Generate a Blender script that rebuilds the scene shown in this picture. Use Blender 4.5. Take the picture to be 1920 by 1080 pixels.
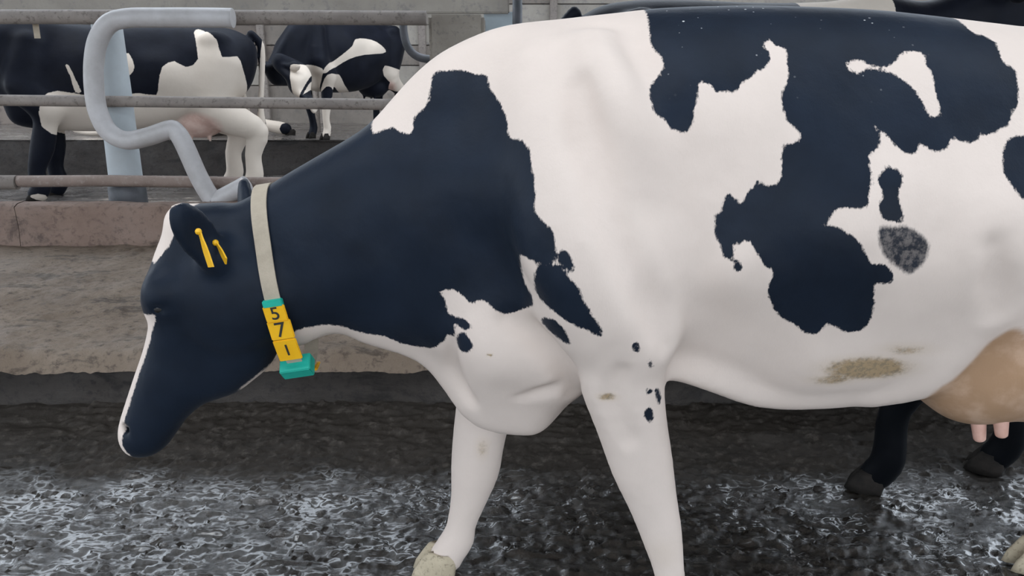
import bpy, bmesh, math, random
import numpy as np
from mathutils import Vector, Matrix
from mathutils.bvhtree import BVHTree

for o in list(bpy.data.objects): bpy.data.objects.remove(o)
S = bpy.context.scene
C = S.collection
rnd = random.Random(7); RNG = np.random.RandomState(5)

# ================================================================ camera, sky, light, exposure
cam_d = bpy.data.cameras.new('camera'); cam = bpy.data.objects.new('camera', cam_d); C.objects.link(cam)
cam.location = (0, -1.72, 1.28); cam.rotation_euler = (math.radians(75), 0, 0)
cam_d.sensor_width = 36; cam_d.lens = 36*1500/1920; cam_d.clip_start = .02
S.camera = cam

w = bpy.data.worlds.new('sky'); S.world = w; w.use_nodes = True
bg = w.node_tree.nodes['Background']
bg.inputs[0].default_value = (.81, .895, 1.0, 1); bg.inputs[1].default_value = 3.0

sun_d = bpy.data.lights.new('sun', 'SUN'); sun = bpy.data.objects.new('sun', sun_d); C.objects.link(sun)
sun_d.energy = .7; sun_d.angle = math.radians(35); sun_d.color = (1, .95, .88)
sun.rotation_euler = (math.radians(36), 0, math.radians(-38))

S.view_settings.view_transform = 'Standard'; S.view_settings.look = 'None'
S.view_settings.gamma = 1; S.view_settings.use_curve_mapping = False
S.view_settings.exposure = -0.05

# ================================================================ materials
def material(name, color, rough=.6, spec=.5, metal=0.0):
    m = bpy.data.materials.new(name); m.use_nodes = True
    b = m.node_tree.nodes['Principled BSDF']
    b.inputs['Base Color'].default_value = (*color, 1); b.inputs['Roughness'].default_value = rough
    b.inputs['Specular IOR Level'].default_value = spec; b.inputs['Metallic'].default_value = metal
    return m
def nodes(m): return m.node_tree, m.node_tree.nodes['Principled BSDF']
def N(nt, kind, **kw):
    n = nt.nodes.new(kind)
    for k, v in kw.items():
        if k in n.inputs: n.inputs[k].default_value = v
        else: setattr(n, k, v)
    return n
def noise(nt, scale, detail=4, rough=.6, vec=None, dist=0.0):
    n = N(nt, 'ShaderNodeTexNoise', Scale=scale, Detail=detail, Roughness=rough, Distortion=dist)
    if vec is None:
        g = nt.nodes.new('ShaderNodeNewGeometry'); vec = g.outputs['Position']
    nt.links.new(vec, n.inputs['Vector']); return n.outputs['Fac']
def objcoord(nt): return nt.nodes.new('ShaderNodeTexCoord').outputs['Object']
def ramp(nt, fac, stops):
    r = nt.nodes.new('ShaderNodeValToRGB'); e = r.color_ramp.elements
    while len(e) < len(stops): e.new(.5)
    for el, (p, c) in zip(e, stops):
        el.position = p; el.color = (*c, 1) if len(c) == 3 else c
    nt.links.new(fac, r.inputs[0]); return r.outputs['Color']
def mixc(nt, fac, a, b):
    m = nt.nodes.new('ShaderNodeMix'); m.data_type = 'RGBA'
    for s, v in ((m.inputs[0], fac), (m.inputs[6], a), (m.inputs[7], b)):
        if isinstance(v, (int, float)): s.default_value = v
        elif isinstance(v, tuple): s.default_value = (*v, 1)
        else: nt.links.new(v, s)
    return m.outputs[2]
def math_n(nt, op, a, b=None, c=None, clamp=False):
    m = nt.nodes.new('ShaderNodeMath'); m.operation = op; m.use_clamp = clamp
    for i, v in enumerate((a, b, c)):
        if v is None: continue
        if isinstance(v, (int, float)): m.inputs[i].default_value = v
        else: nt.links.new(v, m.inputs[i])
    return m.outputs[0]
def smooth(nt, v, lo, hi):
    m = nt.nodes.new('ShaderNodeMapRange'); m.interpolation_type = 'SMOOTHSTEP'
    nt.links.new(v, m.inputs[0]); m.inputs[1].default_value = lo; m.inputs[2].default_value = hi
    return m.outputs[0]
def bump(nt, b, h, strength=.3, dist=.01, prev=None):
    n = N(nt, 'ShaderNodeBump', Strength=strength, Distance=dist); nt.links.new(h, n.inputs['Height'])
    if prev: nt.links.new(prev, n.inputs['Normal'])
    nt.links.new(n.outputs[0], b.inputs['Normal']); return n.outputs[0]
def weathered(name, c1, c2, scale=6, rough=.7, bs=.4, bd=.01, c3=None, spec=.4, fine=90):
    m = material(name, c1, rough, spec); nt, b = nodes(m)
    n1 = noise(nt, scale, 8, .65); n2 = noise(nt, scale*5, 6, .7)
    col = ramp(nt, n1, [(.35, c1), (.65, c2)])
    if c3: col = mixc(nt, smooth(nt, n2, .52, .66), col, c3)
    nt.links.new(col, b.inputs['Base Color'])
    p = bump(nt, b, n2, bs, bd); bump(nt, b, noise(nt, fine, 5, .7), bs, bd*.3, p)
    return m

def hide_material(name, white=(.71, .605, .535), spec=.13, black=(.007, .011, .019), jag=.011, haze=True, flecks=True, skin=((.40, .25, .15), (.52, .35, .24))):
    """short cattle hair: dark patches come from the mesh attribute 'coat' (signed distance), bare skin from 'skin', dried dung from 'dirt'"""
    m = material(name, white, .62, spec); nt, b = nodes(m); oc = objcoord(nt)
    def attr(n):
        a = nt.nodes.new('ShaderNodeAttribute'); a.attribute_name = n; return a.outputs['Fac']
    mp = N(nt, 'ShaderNodeMapping'); mp.inputs['Scale'].default_value = (1, 1, .45); nt.links.new(oc, mp.inputs[0])
    j1 = noise(nt, 75, 4, .7, mp.outputs[0]); j2 = noise(nt, 260, 2, .6, mp.outputs[0])
    j = math_n(nt, 'ADD', math_n(nt, 'MULTIPLY', math_n(nt, 'SUBTRACT', j1, .5), jag), math_n(nt, 'MULTIPLY', math_n(nt, 'SUBTRACT', j2, .5), jag*.7))
    cd = math_n(nt, 'ADD', attr('coat'), j)
    blk = math_n(nt, 'SUBTRACT', 1, smooth(nt, cd, -.0022, .0022))
    # roan, half-hazed patch
    hz = attr('roan')
    hb = math_n(nt, 'SUBTRACT', 1, smooth(nt, math_n(nt, 'ADD', hz, j), -.006, .004))
    sp = smooth(nt, noise(nt, 75, 4, .7, oc), .36, .60)
    hb = math_n(nt, 'MULTIPLY', hb, math_n(nt, 'ADD', .80, math_n(nt, 'MULTIPLY', sp, .18)))
    blk = math_n(nt, 'MAXIMUM', blk, hb)
    n = noise(nt, 5, 5, .6, oc)
    wc = ramp(nt, n, [(.3, tuple(v*.93 for v in white)), (.7, white)])
    wc = mixc(nt, attr('skin'), wc, mixc(nt, smooth(nt, noise(nt, 14, 5, .6, oc), .4, .7), *skin))
    dn = noise(nt, 55, 6, .75, oc)
    dm = smooth(nt, math_n(nt, 'MULTIPLY', attr('dirt'), math_n(nt, 'ADD', .30, dn)), .31, .62)
    wc = mixc(nt, math_n(nt, 'MULTIPLY', dm, .85), wc, mixc(nt, smooth(nt, noise(nt, 120, 3, .7, oc), .45, .6), (.26, .16, .07), (.06, .045, .025)))
    wc = mixc(nt, math_n(nt, 'MULTIPLY', smooth(nt, attr('dirt'), .05, .9), .35), wc, (.50, .38, .22))
    bn = noise(nt, 7, 4, .6, oc)
    bc = ramp(nt, bn, [(.3, black), (.75, tuple(v*1.7 for v in black))])
    if flecks:
        sx = nt.nodes.new('ShaderNodeSeparateXYZ'); nt.links.new(oc, sx.inputs[0])
        vor = N(nt, 'ShaderNodeTexVoronoi', Scale=52.0); nt.links.new(oc, vor.inputs['Vector'])
        fl = math_n(nt, 'MULTIPLY', math_n(nt, 'SUBTRACT', 1, smooth(nt, math_n(nt, 'ADD', vor.outputs['Distance'], math_n(nt, 'MULTIPLY', noise(nt, 90, 2, .5, oc), .30)), .20, .27)), smooth(nt, sx.outputs[2], 1.22, 1.34))
        fl = math_n(nt, 'MULTIPLY', fl, smooth(nt, noise(nt, 7, 3, .6, oc), .47, .53))
        fl = math_n(nt, 'MULTIPLY', fl, math_n(nt, 'MULTIPLY', smooth(nt, sx.outputs[0], .24, .34), smooth(nt, sx.outputs[0], .78, .62)))
        bc = mixc(nt, fl, bc, (.55, .55, .55))
    nt.links.new(mixc(nt, blk, wc, bc), b.inputs['Base Color'])
    nt.links.new(math_n(nt, 'SUBTRACT', .70, math_n(nt, 'MULTIPLY', blk, .22)), b.inputs['Roughness'])
    mp2 = N(nt, 'ShaderNodeMapping'); mp2.inputs['Scale'].default_value = (1, 1, .25); nt.links.new(oc, mp2.inputs[0])
    p = bump(nt, b, noise(nt, 420, 3, .6, mp2.outputs[0]), .10, .003)
    bump(nt, b, noise(nt, 16, 4, .55, oc), .18, .012, p)
    b.inputs['Sheen Weight'].default_value = .03; b.inputs['Sheen Roughness'].default_value = .4
    return m

M = {}
M['hide'] = hide_material('cattle_hide')
M['hide_far'] = hide_material('cattle_hide_stall', (.62, .54, .46), .08, (.005, .006, .010), flecks=False, skin=((.55, .37, .31), (.64, .47, .40)))
M['hide_dark'] = hide_material('dark_cattle_hide', (.3, .28, .26), .05, (.0025, .003, .004), flecks=False)
M['horn'] = weathered('hoof_horn', (.010, .009, .008), (.024, .020, .017), 20, .75, .3, .004, None, .15)
M['pale_horn'] = weathered('pale_hoof_horn', (.54, .46, .33), (.44, .37, .26), 20, .7, .3, .004, (.28, .23, .16))
M['eye'] = material('eye_ball', (.006, .005, .005), .12, .6)
M['teat'] = weathered('teat_skin', (.62, .36, .28), (.70, .44, .36), 40, .5, .2, .002)
M['strap'] = weathered('collar_webbing', (.47, .40, .31), (.40, .34, .26), 30, .85, .5, .002, fine=600)
M['green'] = weathered('green_plastic', (.01, .36, .27), (.015, .42, .32), 30, .45, .1, .001)
M['yellow'] = weathered('yellow_plastic', (.90, .50, .015), (.84, .44, .01), 25, .42, .1, .001)
M['ink'] = material('digit_ink', (.02, .02, .02), .6)
M['steel'] = weathered('galvanised_steel', (.52, .50, .50), (.38, .36, .35), 4, .45, .1, .003, None, .6)
M['rail'] = weathered('dirty_rail_steel', (.29, .25, .22), (.21, .18, .16), 6, .65, .3, .004, (.14, .115, .10))
M['rust'] = weathered('rusty_rail_steel', (.25, .19, .16), (.19, .14, .115), 6, .75, .4, .004, (.28, .23, .20))
M['post'] = weathered('painted_post', (.42, .46, .48), (.36, .38, .39), 3, .6, .2, .004, None)
M['dark'] = weathered('dark_steel', (.05, .055, .06), (.09, .09, .10), 8, .5, .2, .003)
M['concrete'] = weathered('stained_concrete', (.33, .295, .25), (.25, .22, .185), 4, .85, .5, .008, (.19, .17, .15))
M['board'] = weathered('grey_board', (.26, .225, .195), (.19, .165, .142), 3, .85, .4, .006, (.17, .15, .135))
M['board2'] = weathered('brown_board', (.20, .165, .14), (.15, .125, .11), 3, .85, .4, .006, (.12, .10, .09))
M['board3'] = weathered('pale_board', (.38, .345, .30), (.30, .27, .235), 3, .85, .4, .006, (.27, .25, .23))
M['sheet'] = weathered('pale_sheet_metal', (.50, .58, .62), (.40, .46, .50), 3, .5, .1, .003)
M['black_strap'] = material('black_strap', (.015, .017, .02), .6)

def mud_material(name, c1, c2, c3, wet_lo, wet_hi, wscale=2.2, bs=.6, bank=False, film_=0.0):
    m = material(name, c1, .6, .5); nt, b = nodes(m)
    n1 = noise(nt, 3.0, 8, .65); n2 = noise(nt, 26, 8, .7)
    col = ramp(nt, n1, [(.3, c1), (.7, c2)])
    col = mixc(nt, smooth(nt, n2, .50, .68), col, c3)
    mp = N(nt, 'ShaderNodeMapping'); mp.inputs['Scale'].default_value = (.6, 1.6, 1); g0 = nt.nodes.new('ShaderNodeNewGeometry'); nt.links.new(g0.outputs['Position'], mp.inputs[0])
    smear = noise(nt, 5.5, 8, .72, mp.outputs[0], .6)
    col = mixc(nt, math_n(nt, 'MULTIPLY', smooth(nt, smear, .53, .64), .75), col, tuple(v*.55 for v in c3))
    nt.links.new(col, b.inputs['Base Color'])
    w_ = smooth(nt, noise(nt, wscale, 5, .6), .40, .60)
    r = math_n(nt, 'ADD', wet_lo, math_n(nt, 'MULTIPLY', w_, wet_hi-wet_lo))
    r = math_n(nt, 'ADD', r, math_n(nt, 'MULTIPLY', n2, .12))
    if film_:
        nt.links.new(math_n(nt, 'MULTIPLY', smooth(nt, smear, .60, .44), film_), b.inputs['Coat Weight']); b.inputs['Coat Roughness'].default_value = .1; b.inputs['Coat IOR'].default_value = 1.8
    if bank:
        sx = nt.nodes.new('ShaderNodeSeparateXYZ'); g = nt.nodes.new('ShaderNodeNewGeometry'); nt.links.new(g.outputs['Position'], sx.inputs[0])
        bk = smooth(nt, math_n(nt, 'ADD', sx.outputs[1], math_n(nt, 'MULTIPLY', noise(nt, 3, 4, .6), .35)), .72, .92)
        r = math_n(nt, 'ADD', r, math_n(nt, 'MULTIPLY', bk, .5), None, True)
        sp = math_n(nt, 'SUBTRACT', .9, math_n(nt, 'MULTIPLY', bk, .75)); nt.links.new(sp, b.inputs['Specular IOR Level'])
        film = math_n(nt, 'MULTIPLY', math_n(nt, 'SUBTRACT', 1, bk), smooth(nt, noise(nt, 7, 6, .7), .40, .58))
        nt.links.new(film, b.inputs['Coat Weight']); b.inputs['Coat Roughness'].default_value = .06; b.inputs['Coat IOR'].default_value = 1.7
    nt.links.new(r, b.inputs['Roughness'])
    p = bump(nt, b, n2, bs, .02); bump(nt, b, noise(nt, 95, 5, .7), bs*.6, .006, p)
    return m
M['slurry'] = mud_material('wet_slurry', (.018, .015, .012), (.036, .030, .025), (.065, .056, .048), .02, .18, 2.2, .34, True)
M['mud'] = mud_material('drying_mud', (.155, .112, .078), (.24, .185, .138), (.095, .070, .051), .55, .8, 2.2, .8)
M['kerbface'] = mud_material('dark_riser_concrete', (.030, .025, .021), (.050, .041, .035), (.020, .017, .015), .6, .85)  # mottled dark brown over the whole riser face
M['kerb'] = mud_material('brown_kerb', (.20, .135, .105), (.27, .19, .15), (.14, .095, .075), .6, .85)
M['stallfloor'] = mud_material('wet_stall_floor', (.09, .08, .075), (.14, .125, .115), (.19, .175, .165), .08, .3, 2.2, .45, False, 1.0)
M['yard'] = weathered('yard_earth', (.16, .14, .12), (.22, .20, .17), 1, .9)
M['roof'] = weathered('roof_sheet', (.34, .33, .31), (.28, .27, .26), 1, .8)
ROOF = [(-5.0, -1.5), (.0, 3.6), (7.6, 12.0)]  # unseen roof panels, spaced to shape the daylight and floor reflections
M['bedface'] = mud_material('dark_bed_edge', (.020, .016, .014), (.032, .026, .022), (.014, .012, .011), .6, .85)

# ================================================================ helpers
def obj(name, me, m=None, parent=None, smooth_=False):
    o = bpy.data.objects.new(name, me); C.objects.link(o)
    if m is not None and not me.materials: me.materials.append(m)
    if parent: o.parent = parent
    if smooth_: me.polygons.foreach_set('use_smooth', [True]*len(me.polygons))
    return o
def tag(o, label, cat, group=None):
    o['label'] = label; o['category'] = cat
    if group: o['group'] = group
    return o
def struct(o, label=None):
    o['kind'] = 'structure'
    if label: o['label'] = label
    return o
def empty(name, loc=(0, 0, 0), rz=0, sc=(1, 1, 1)):
    o = bpy.data.objects.new(name, None); C.objects.link(o); o.location = loc; o.rotation_euler = (0, 0, rz); o.scale = sc
    o.empty_display_size = .1; return o
def meshdata(name, V, Fc):
    me = bpy.data.meshes.new(name); me.from_pydata([tuple(v) for v in V], [], [tuple(int(i) for i in f) for f in Fc]); me.update(); return me
def box_mesh(name, lo, hi, bev=.004, jit=0.0, cuts=0):
    bm = bmesh.new(); bmesh.ops.create_cube(bm, size=1)
    for v in bm.verts:
        v.co = Vector([(lo[i]+hi[i])/2+v.co[i]*(hi[i]-lo[i]) for i in range(3)])
    if cuts: bmesh.ops.subdivide_edges(bm, edges=bm.edges[:], cuts=cuts, use_grid_fill=True)
    if bev: bmesh.ops.bevel(bm, geom=[e for e in bm.edges if len(e.link_faces) == 2 and e.calc_face_angle(0) > .5], offset=bev, segments=2, affect='EDGES')
    if jit:
        for v in bm.verts: v.co += Vector((rnd.uniform(-jit, jit), rnd.uniform(-jit, jit), rnd.uniform(-jit, jit)))
    me = bpy.data.meshes.new(name); bm.to_mesh(me); bm.free(); return me
def tube_mesh(name, pts, r, seg=14, smooth_n=0, cap=True):
    P = [Vector(p) for p in pts]; rs = r if isinstance(r, (list, tuple)) else [r]*len(P)
    if smooth_n:
        out, ro = [], []
        for i in range(len(P)-1):
            a = P[max(i-1, 0)]; b = P[i]; c = P[i+1]; d = P[min(i+2, len(P)-1)]
            for k in range(smooth_n):
                t = k/smooth_n
                out.append(.5*((2*b)+(c-a)*t+(2*a-5*b+4*c-d)*t*t+(3*b-a-3*c+d)*t**3)); ro.append(rs[i]+(rs[i+1]-rs[i])*t)
        out.append(P[-1]); ro.append(rs[-1]); P, rs = out, ro
    V, Fc = [], []; ref = Vector((0, 1, 0)); up = None
    for i, p in enumerate(P):
        t = (P[min(i+1, len(P)-1)]-P[max(i-1, 0)]).normalized()
        if up is None:
            up = t.cross(ref) if abs(t.dot(ref)) < .95 else t.cross(Vector((1, 0, 0)))
        up = (up-t*up.dot(t)).normalized(); sd = t.cross(up)
        for k in range(seg):
            a = 2*math.pi*k/seg; V.append(p+(up*math.cos(a)+sd*math.sin(a))*rs[i])
    for i in range(len(P)-1):
        for k in range(seg):
            k2 = (k+1) % seg; Fc.append((i*seg+k, i*seg+k2, (i+1)*seg+k2, (i+1)*seg+k))
    if cap:
        Fc.append(tuple(range(seg))[::-1]); Fc.append(tuple((len(P)-1)*seg+k for k in range(seg)))
    me = meshdata(name, V, Fc)
    me.polygons.foreach_set('use_smooth', [len(p.vertices) == 4 for p in me.polygons]); return me
def vnoise(X, Y, seed=0):
    """value noise on arrays"""
    xi = np.floor(X).astype(int); yi = np.floor(Y).astype(int); fx = X-xi; fy = Y-yi
    fx = fx*fx*(3-2*fx); fy = fy*fy*(3-2*fy)
    def h(a, b):
        n = (a*374761393+b*668265263+seed*974634777) & 0x7fffffff
        n = ((n ^ (n >> 13))*1274126177) & 0x7fffffff
        return ((n ^ (n >> 16)) & 0xffff)/65535.
    return (h(xi, yi)*(1-fx)+h(xi+1, yi)*fx)*(1-fy)+(h(xi, yi+1)*(1-fx)+h(xi+1, yi+1)*fx)*fy
def fbm(X, Y, sc, oct=4, seed=0):
    a, t, s = 1, 0, 0
    for o_ in range(oct):
        s = s+a*(vnoise(X*sc, Y*sc, seed+o_)-.5); t += a; a *= .55; sc *= 2.1
    return s/t
def sheet(name, xs, ys, zf, m):
    X, Y = np.meshgrid(xs, ys, indexing='ij'); Z = zf(X, Y); nx, ny = X.shape
    V = np.stack([X, Y, Z], -1).reshape(-1, 3); i = np.arange(nx*ny).reshape(nx, ny)
    Fc = np.stack([i[:-1, :-1], i[1:, :-1], i[1:, 1:], i[:-1, 1:]], -1).reshape(-1, 4)
    return obj(name, fastmesh(name, V, Fc), m, None, True)
def fastmesh(name, V, Q):
    me = bpy.data.meshes.new(name); V = np.asarray(V, np.float32); Q = np.asarray(Q, np.int32)
    me.vertices.add(len(V)); me.vertices.foreach_set('co', V.ravel())
    me.loops.add(Q.size); me.loops.foreach_set('vertex_index', Q.ravel())
    me.polygons.add(len(Q)); me.polygons.foreach_set('loop_start', np.arange(0, Q.size, 4, dtype=np.int32))
    me.polygons.foreach_set('use_smooth', np.ones(len(Q), bool))
    me.update(calc_edges=True); me.validate(); return me

# ---------------------------------------------------------------- solid modelling on a voxel field
def catmull(pts, n=6):
    p = np.array(pts, float); m = len(p); out = []
    for i in range(m):
        a, b, c, d = p[i-1], p[i], p[(i+1) % m], p[(i+2) % m]
        for t in np.arange(n)/n:
            out.append(.5*((2*b)+(c-a)*t+(2*a-5*b+4*c-d)*t*t+(3*b-a-3*c+d)*t**3))
    return np.array(out)

def poly_sd(P, X, Z):
    """signed distance to a closed outline, negative inside"""
    shp = X.shape; X = X.ravel(); Z = Z.ravel(); Q = np.roll(P, -1, 0)
    out = np.empty(len(X)); ch = 20000
    for s in range(0, len(X), ch):
        x = X[s:s+ch, None]; z = Z[s:s+ch, None]
        ex = (Q[:, 0]-P[:, 0])[None]; ez = (Q[:, 1]-P[:, 1])[None]
        wx = x-P[None, :, 0]; wz = z-P[None, :, 1]
        t = np.clip((wx*ex+wz*ez)/(ex*ex+ez*ez+1e-12), 0, 1)
        d = np.sqrt(((wx-t*ex)**2+(wz-t*ez)**2).min(1))
        c1 = (P[None, :, 1] <= z) & (Q[None, :, 1] > z); c2 = (P[None, :, 1] > z) & (Q[None, :, 1] <= z)
        cr = ex*wz-ez*wx
        wn = (c1 & (cr > 0)).sum(1)-(c2 & (cr < 0)).sum(1)
        out[s:s+ch] = np.where(wn != 0, -d, d)
    return out.reshape(shp)

def idw(ctrl, X, Z):
    num = np.zeros_like(X); den = np.zeros_like(X)
    for cx, cz, v in ctrl:
        w = 1/((X-cx)**2+(Z-cz)**2+.004)**1.5
        num += w*v; den += w
    return num/den

def blur(A, n):
    for _ in range(n):
        B = np.pad(A, 1, mode='edge')
        A = (B[:-2, 1:-1]+B[2:, 1:-1]+B[1:-1, :-2]+B[1:-1, 2:]+4*B[1:-1, 1:-1])/8
    return A

class Field:
    def __init__(s, lo, hi, h):
        s.h = h; s.o = np.array(lo, float)
        n = [int((b-a)/h)+2 for a, b in zip(lo, hi)]
        s.ax = [lo[i]+h*np.arange(n[i]) for i in range(3)]
        s.F = np.full(n, .5, np.float32)
    def sub(s, lo, hi):
        sl = []
        for i in range(3):
            a = int(np.clip((lo[i]-s.o[i])/s.h-1, 0, len(s.ax[i])-1)); b = int(np.clip((hi[i]-s.o[i])/s.h+2, a+1, len(s.ax[i])))
            sl.append(slice(a, b))
        g = np.meshgrid(*[s.ax[i][sl[i]].astype(np.float32) for i in range(3)], indexing='ij', sparse=True)
        return tuple(sl), g
    def put(s, sl, f, k, carve=False):
        a = s.F[sl]
        if carve:
            f = -f; h = np.clip(.5-.5*(f-a)/k, 0, 1); s.F[sl] = f*(1-h)+a*h+k*h*(1-h)
        else:
            h = np.clip(.5+.5*(f-a)/k, 0, 1); s.F[sl] = f*(1-h)+a*h-k*h*(1-h)
    def cone(s, a, b, ra, rb, k=.02, sy=1.0, carve=False):
        """tapered rod; sy squashes it sideways"""
        a = np.array(a, float); b = np.array(b, float); r = max(ra, rb)+k*2
        sl, (X, Y, Z) = s.sub(np.minimum(a, b)-r, np.maximum(a, b)+r)
        ab = b-a; L = (ab*ab).sum()+1e-9
        t = np.clip(((X-a[0])*ab[0]+(Y-a[1])*ab[1]+(Z-a[2])*ab[2])/L, 0, 1)
        d = np.sqrt((X-a[0]-t*ab[0])**2+((Y-a[1]-t*ab[1])/sy)**2+(Z-a[2]-t*ab[2])**2)-(ra+(rb-ra)*t)
        s.put(sl, d*min(1, sy+.1), k, carve)
    def chain(s, pts, k=.02, k0=None, sy=1.0, n=3, carve=False):
        """limb through joints (x, y, z, radius), rounded off between them"""
        p = np.array(pts, float); m = len(p); q = []
        for i in range(m-1):
            A, B, Cc, Dd = p[max(i-1, 0)], p[i], p[i+1], p[min(i+2, m-1)]
            for t in np.arange(n)/n: q.append(.5*((2*B)+(Cc-A)*t+(2*A-5*B+4*Cc-Dd)*t*t+(3*B-A-3*Cc+Dd)*t**3))
        q.append(p[-1]); q = np.array(q); kk = k0 or k
        r = q[:, 3].max()+kk*2; sl, (X, Y, Z) = s.sub(q[:, :3].min(0)-r, q[:, :3].max(0)+r); d = None
        for a, b in zip(q[:-1], q[1:]):
            ab = b[:3]-a[:3]; L = (ab*ab).sum()+1e-9
            t = np.clip(((X-a[0])*ab[0]+(Y-a[1])*ab[1]+(Z-a[2])*ab[2])/L, 0, 1)
            e = np.sqrt((X-a[0]-t*ab[0])**2+((Y-a[1]-t*ab[1])/sy)**2+(Z-a[2]-t*ab[2])**2)-(a[3]+(b[3]-a[3])*t)
            d = e if d is None else np.minimum(d, e)
        s.put(sl, d*min(1, sy+.1), kk, carve)
    def ell(s, c, r, k=.03, rot=None, carve=False):
        """ellipsoid; rot = 3x3 whose rows are its axes"""
        c = np.array(c, float); r = np.array(r, float); m = r.max()+k*2
        sl, (X, Y, Z) = s.sub(c-m, c+m)
        X = X-c[0]; Y = Y-c[1]; Z = Z-c[2]
        if rot is not None:
            X, Y, Z = [rot[i][0]*X+rot[i][1]*Y+rot[i][2]*Z for i in range(3)]
        q = np.sqrt((X/r[0])**2+(Y/r[1])**2+(Z/r[2])**2)
        g = np.sqrt((X/r[0]**2)**2+(Y/r[1]**2)**2+(Z/r[2]**2)**2)+1e-6
        s.put(sl, q*(q-1)/g, k, carve)
    def inflate(s, outline, W, R, k=.03, yc=None, p=2.2, soft=3):
        """solid grown from a side outline: W half-width points, R edge-rounding points (x, z, value)"""
        P = catmull(outline); wm = max(w[2] for w in W)+.08
        ys = [0, 0] if yc is None else [min(c[2] for c in yc), max(c[2] for c in yc)]
        lo = (P[:, 0].min()-.06, ys[0]-wm, P[:, 1].min()-.06); hi = (P[:, 0].max()+.06, ys[1]+wm, P[:, 1].max()+.06)
        sl, (X, Y, Z) = s.sub(lo, hi)
        X2, Z2 = np.meshgrid(X.ravel(), Z.ravel(), indexing='ij')
        d = -poly_sd(P, X2.astype(float), Z2.astype(float))
        Wg = idw(W, X2, Z2); Rg = idw(R, X2, Z2)
        u = np.maximum(1-d/Rg, 0); u = np.where(d > 0, blur(u, soft), u)
        y0 = 0 if yc is None else idw(yc, X2, Z2)[:, None, :]
        v = np.abs(Y-y0)/Wg[:, None, :]
        f = ((u[:, None, :]**p+v**p)**(1/p)-1)*np.minimum(Wg, Rg)[:, None, :]
        s.put(sl, f.astype(np.float32), k)
    def mesh(s, relax=2):
        F = s.F; h = s.h; F[F == 0] = 1e-6
        I = F < 0
        for axs in range(3):
            sl = [slice(None)]*3
            for e in (0, -1):
                sl[axs] = e; I[tuple(sl)] = False; F[tuple(sl)] = np.maximum(F[tuple(sl)], 1e-4)
        c = np.zeros([n-1 for n in F.shape], np.int8)
        for i in (0, 1):
            for j in (0, 1):
                for k in (0, 1):
                    c += I[i:F.shape[0]-1+i, j:F.shape[1]-1+j, k:F.shape[2]-1+k]
        idx = np.argwhere((c > 0) & (c < 8))
        vid = np.full(c.shape, -1, np.int64); vid[tuple(idx.T)] = np.arange(len(idx))
        acc = np.zeros((len(idx), 3)); cnt = np.zeros(len(idx))
        cor = [np.array(v) for v in np.ndindex(2, 2, 2)]
        for a in cor:
            for b in cor:
                dlt = b-a
                if dlt.sum() != 1 or (dlt < 0).any(): continue
                f0 = F[tuple((idx+a).T)]; f1 = F[tuple((idx+b).T)]
                cr = (f0 < 0) != (f1 < 0)
                t = np.where(cr, f0/np.where(cr, f0-f1, 1), 0)
                acc += np.where(cr[:, None], a+t[:, None]*dlt, 0); cnt += cr
        V = (idx+acc/cnt[:, None])*h+s.o
        faces = []
        n = F.shape
        for ax in range(3):
            A = np.moveaxis(I, ax, 0); N = np.moveaxis(vid, ax, 0)
            cr = A[:-1, 1:-1, 1:-1] != A[1:, 1:-1, 1:-1]
            e = np.argwhere(cr); i, j, k = e[:, 0], e[:, 1]+1, e[:, 2]+1
            q = np.stack([N[i, j-1, k-1], N[i, j, k-1], N[i, j, k], N[i, j-1, k]], 1)
            fl = A[i, j, k]
            if ax == 1: fl = ~fl
            q = np.where(fl[:, None], q, q[:, ::-1]); faces.append(q)
        Q = np.concatenate(faces); Q = Q[(Q >= 0).all(1)]
        E = np.concatenate([Q[:, [0, 1]], Q[:, [1, 2]], Q[:, [2, 3]], Q[:, [3, 0]]]); E = np.unique(np.sort(E, 1), axis=0)
        deg = np.bincount(E.ravel(), minlength=len(V))[:, None]+1e-9
        for lam in [.55, -.57]*relax:
            S = np.stack([np.bincount(E[:, 0], V[E[:, 1], a], len(V))+np.bincount(E[:, 1], V[E[:, 0], a], len(V)) for a in range(3)], 1)
            V = V+lam*(S/deg-V)
        return V, Q

def coat_field(black, white, V, turn=None):
    """signed distance to the coat's dark patches over the flanks, in metres (negative = dark)"""
    d = np.full(len(V), .3)
    if turn: V = np.stack([V[:, 0]*math.cos(turn)-V[:, 1]*math.sin(turn), V[:, 1], V[:, 2]], 1)
    for p in black: d = np.minimum(d, poly_sd(catmull(p, 2), V[:, 0], V[:, 2]))
    for p in white: d = np.maximum(d, -poly_sd(catmull(p, 2), V[:, 0], V[:, 2]))
    return d

# ================================================================ the setting: alley floor, walkway, kerbs, beds, back wall
def axis(*runs):
    out = []
    for a, b, n in runs: out += list(np.linspace(a, b, n, endpoint=False))
    return np.array(out+[runs[-1][1]])
def slurry_h(X, Y):
    c = fbm(X, Y*1.7, 15, 3, 3); f = fbm(X, Y*1.6, 46, 3, 11); lump = np.clip(fbm(X+.3*c, Y*1.6, 24, 2, 61), 0, 1)
    bank = np.clip((Y-.62)/.5, 0, 1)
    return .020*c+.012*f+.030*lump-.010+.02*fbm(X, Y, 2.5, 2, 21)+.05*bank**2
struct(sheet('floor', axis((-6, -1.7, 90), (-1.7, 2.0, 460), (2.0, 6, 90)), axis((-3.2, -.2, 80), (-.2, 1.20, 190)), slurry_h, M['slurry']))
def mud_h(X, Y):
    c = fbm(X, Y, 2.2, 4, 5); f = fbm(X*1.3, Y, 14, 4, 8); g = np.clip(fbm(X, Y, 5, 3, 31)-.10, 0, 1)
    edge = np.clip((Y-1.12)/.07, 0, 1)
    return .26+.024*c+.022*f-.06*g-.07*(1-edge)**2
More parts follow.
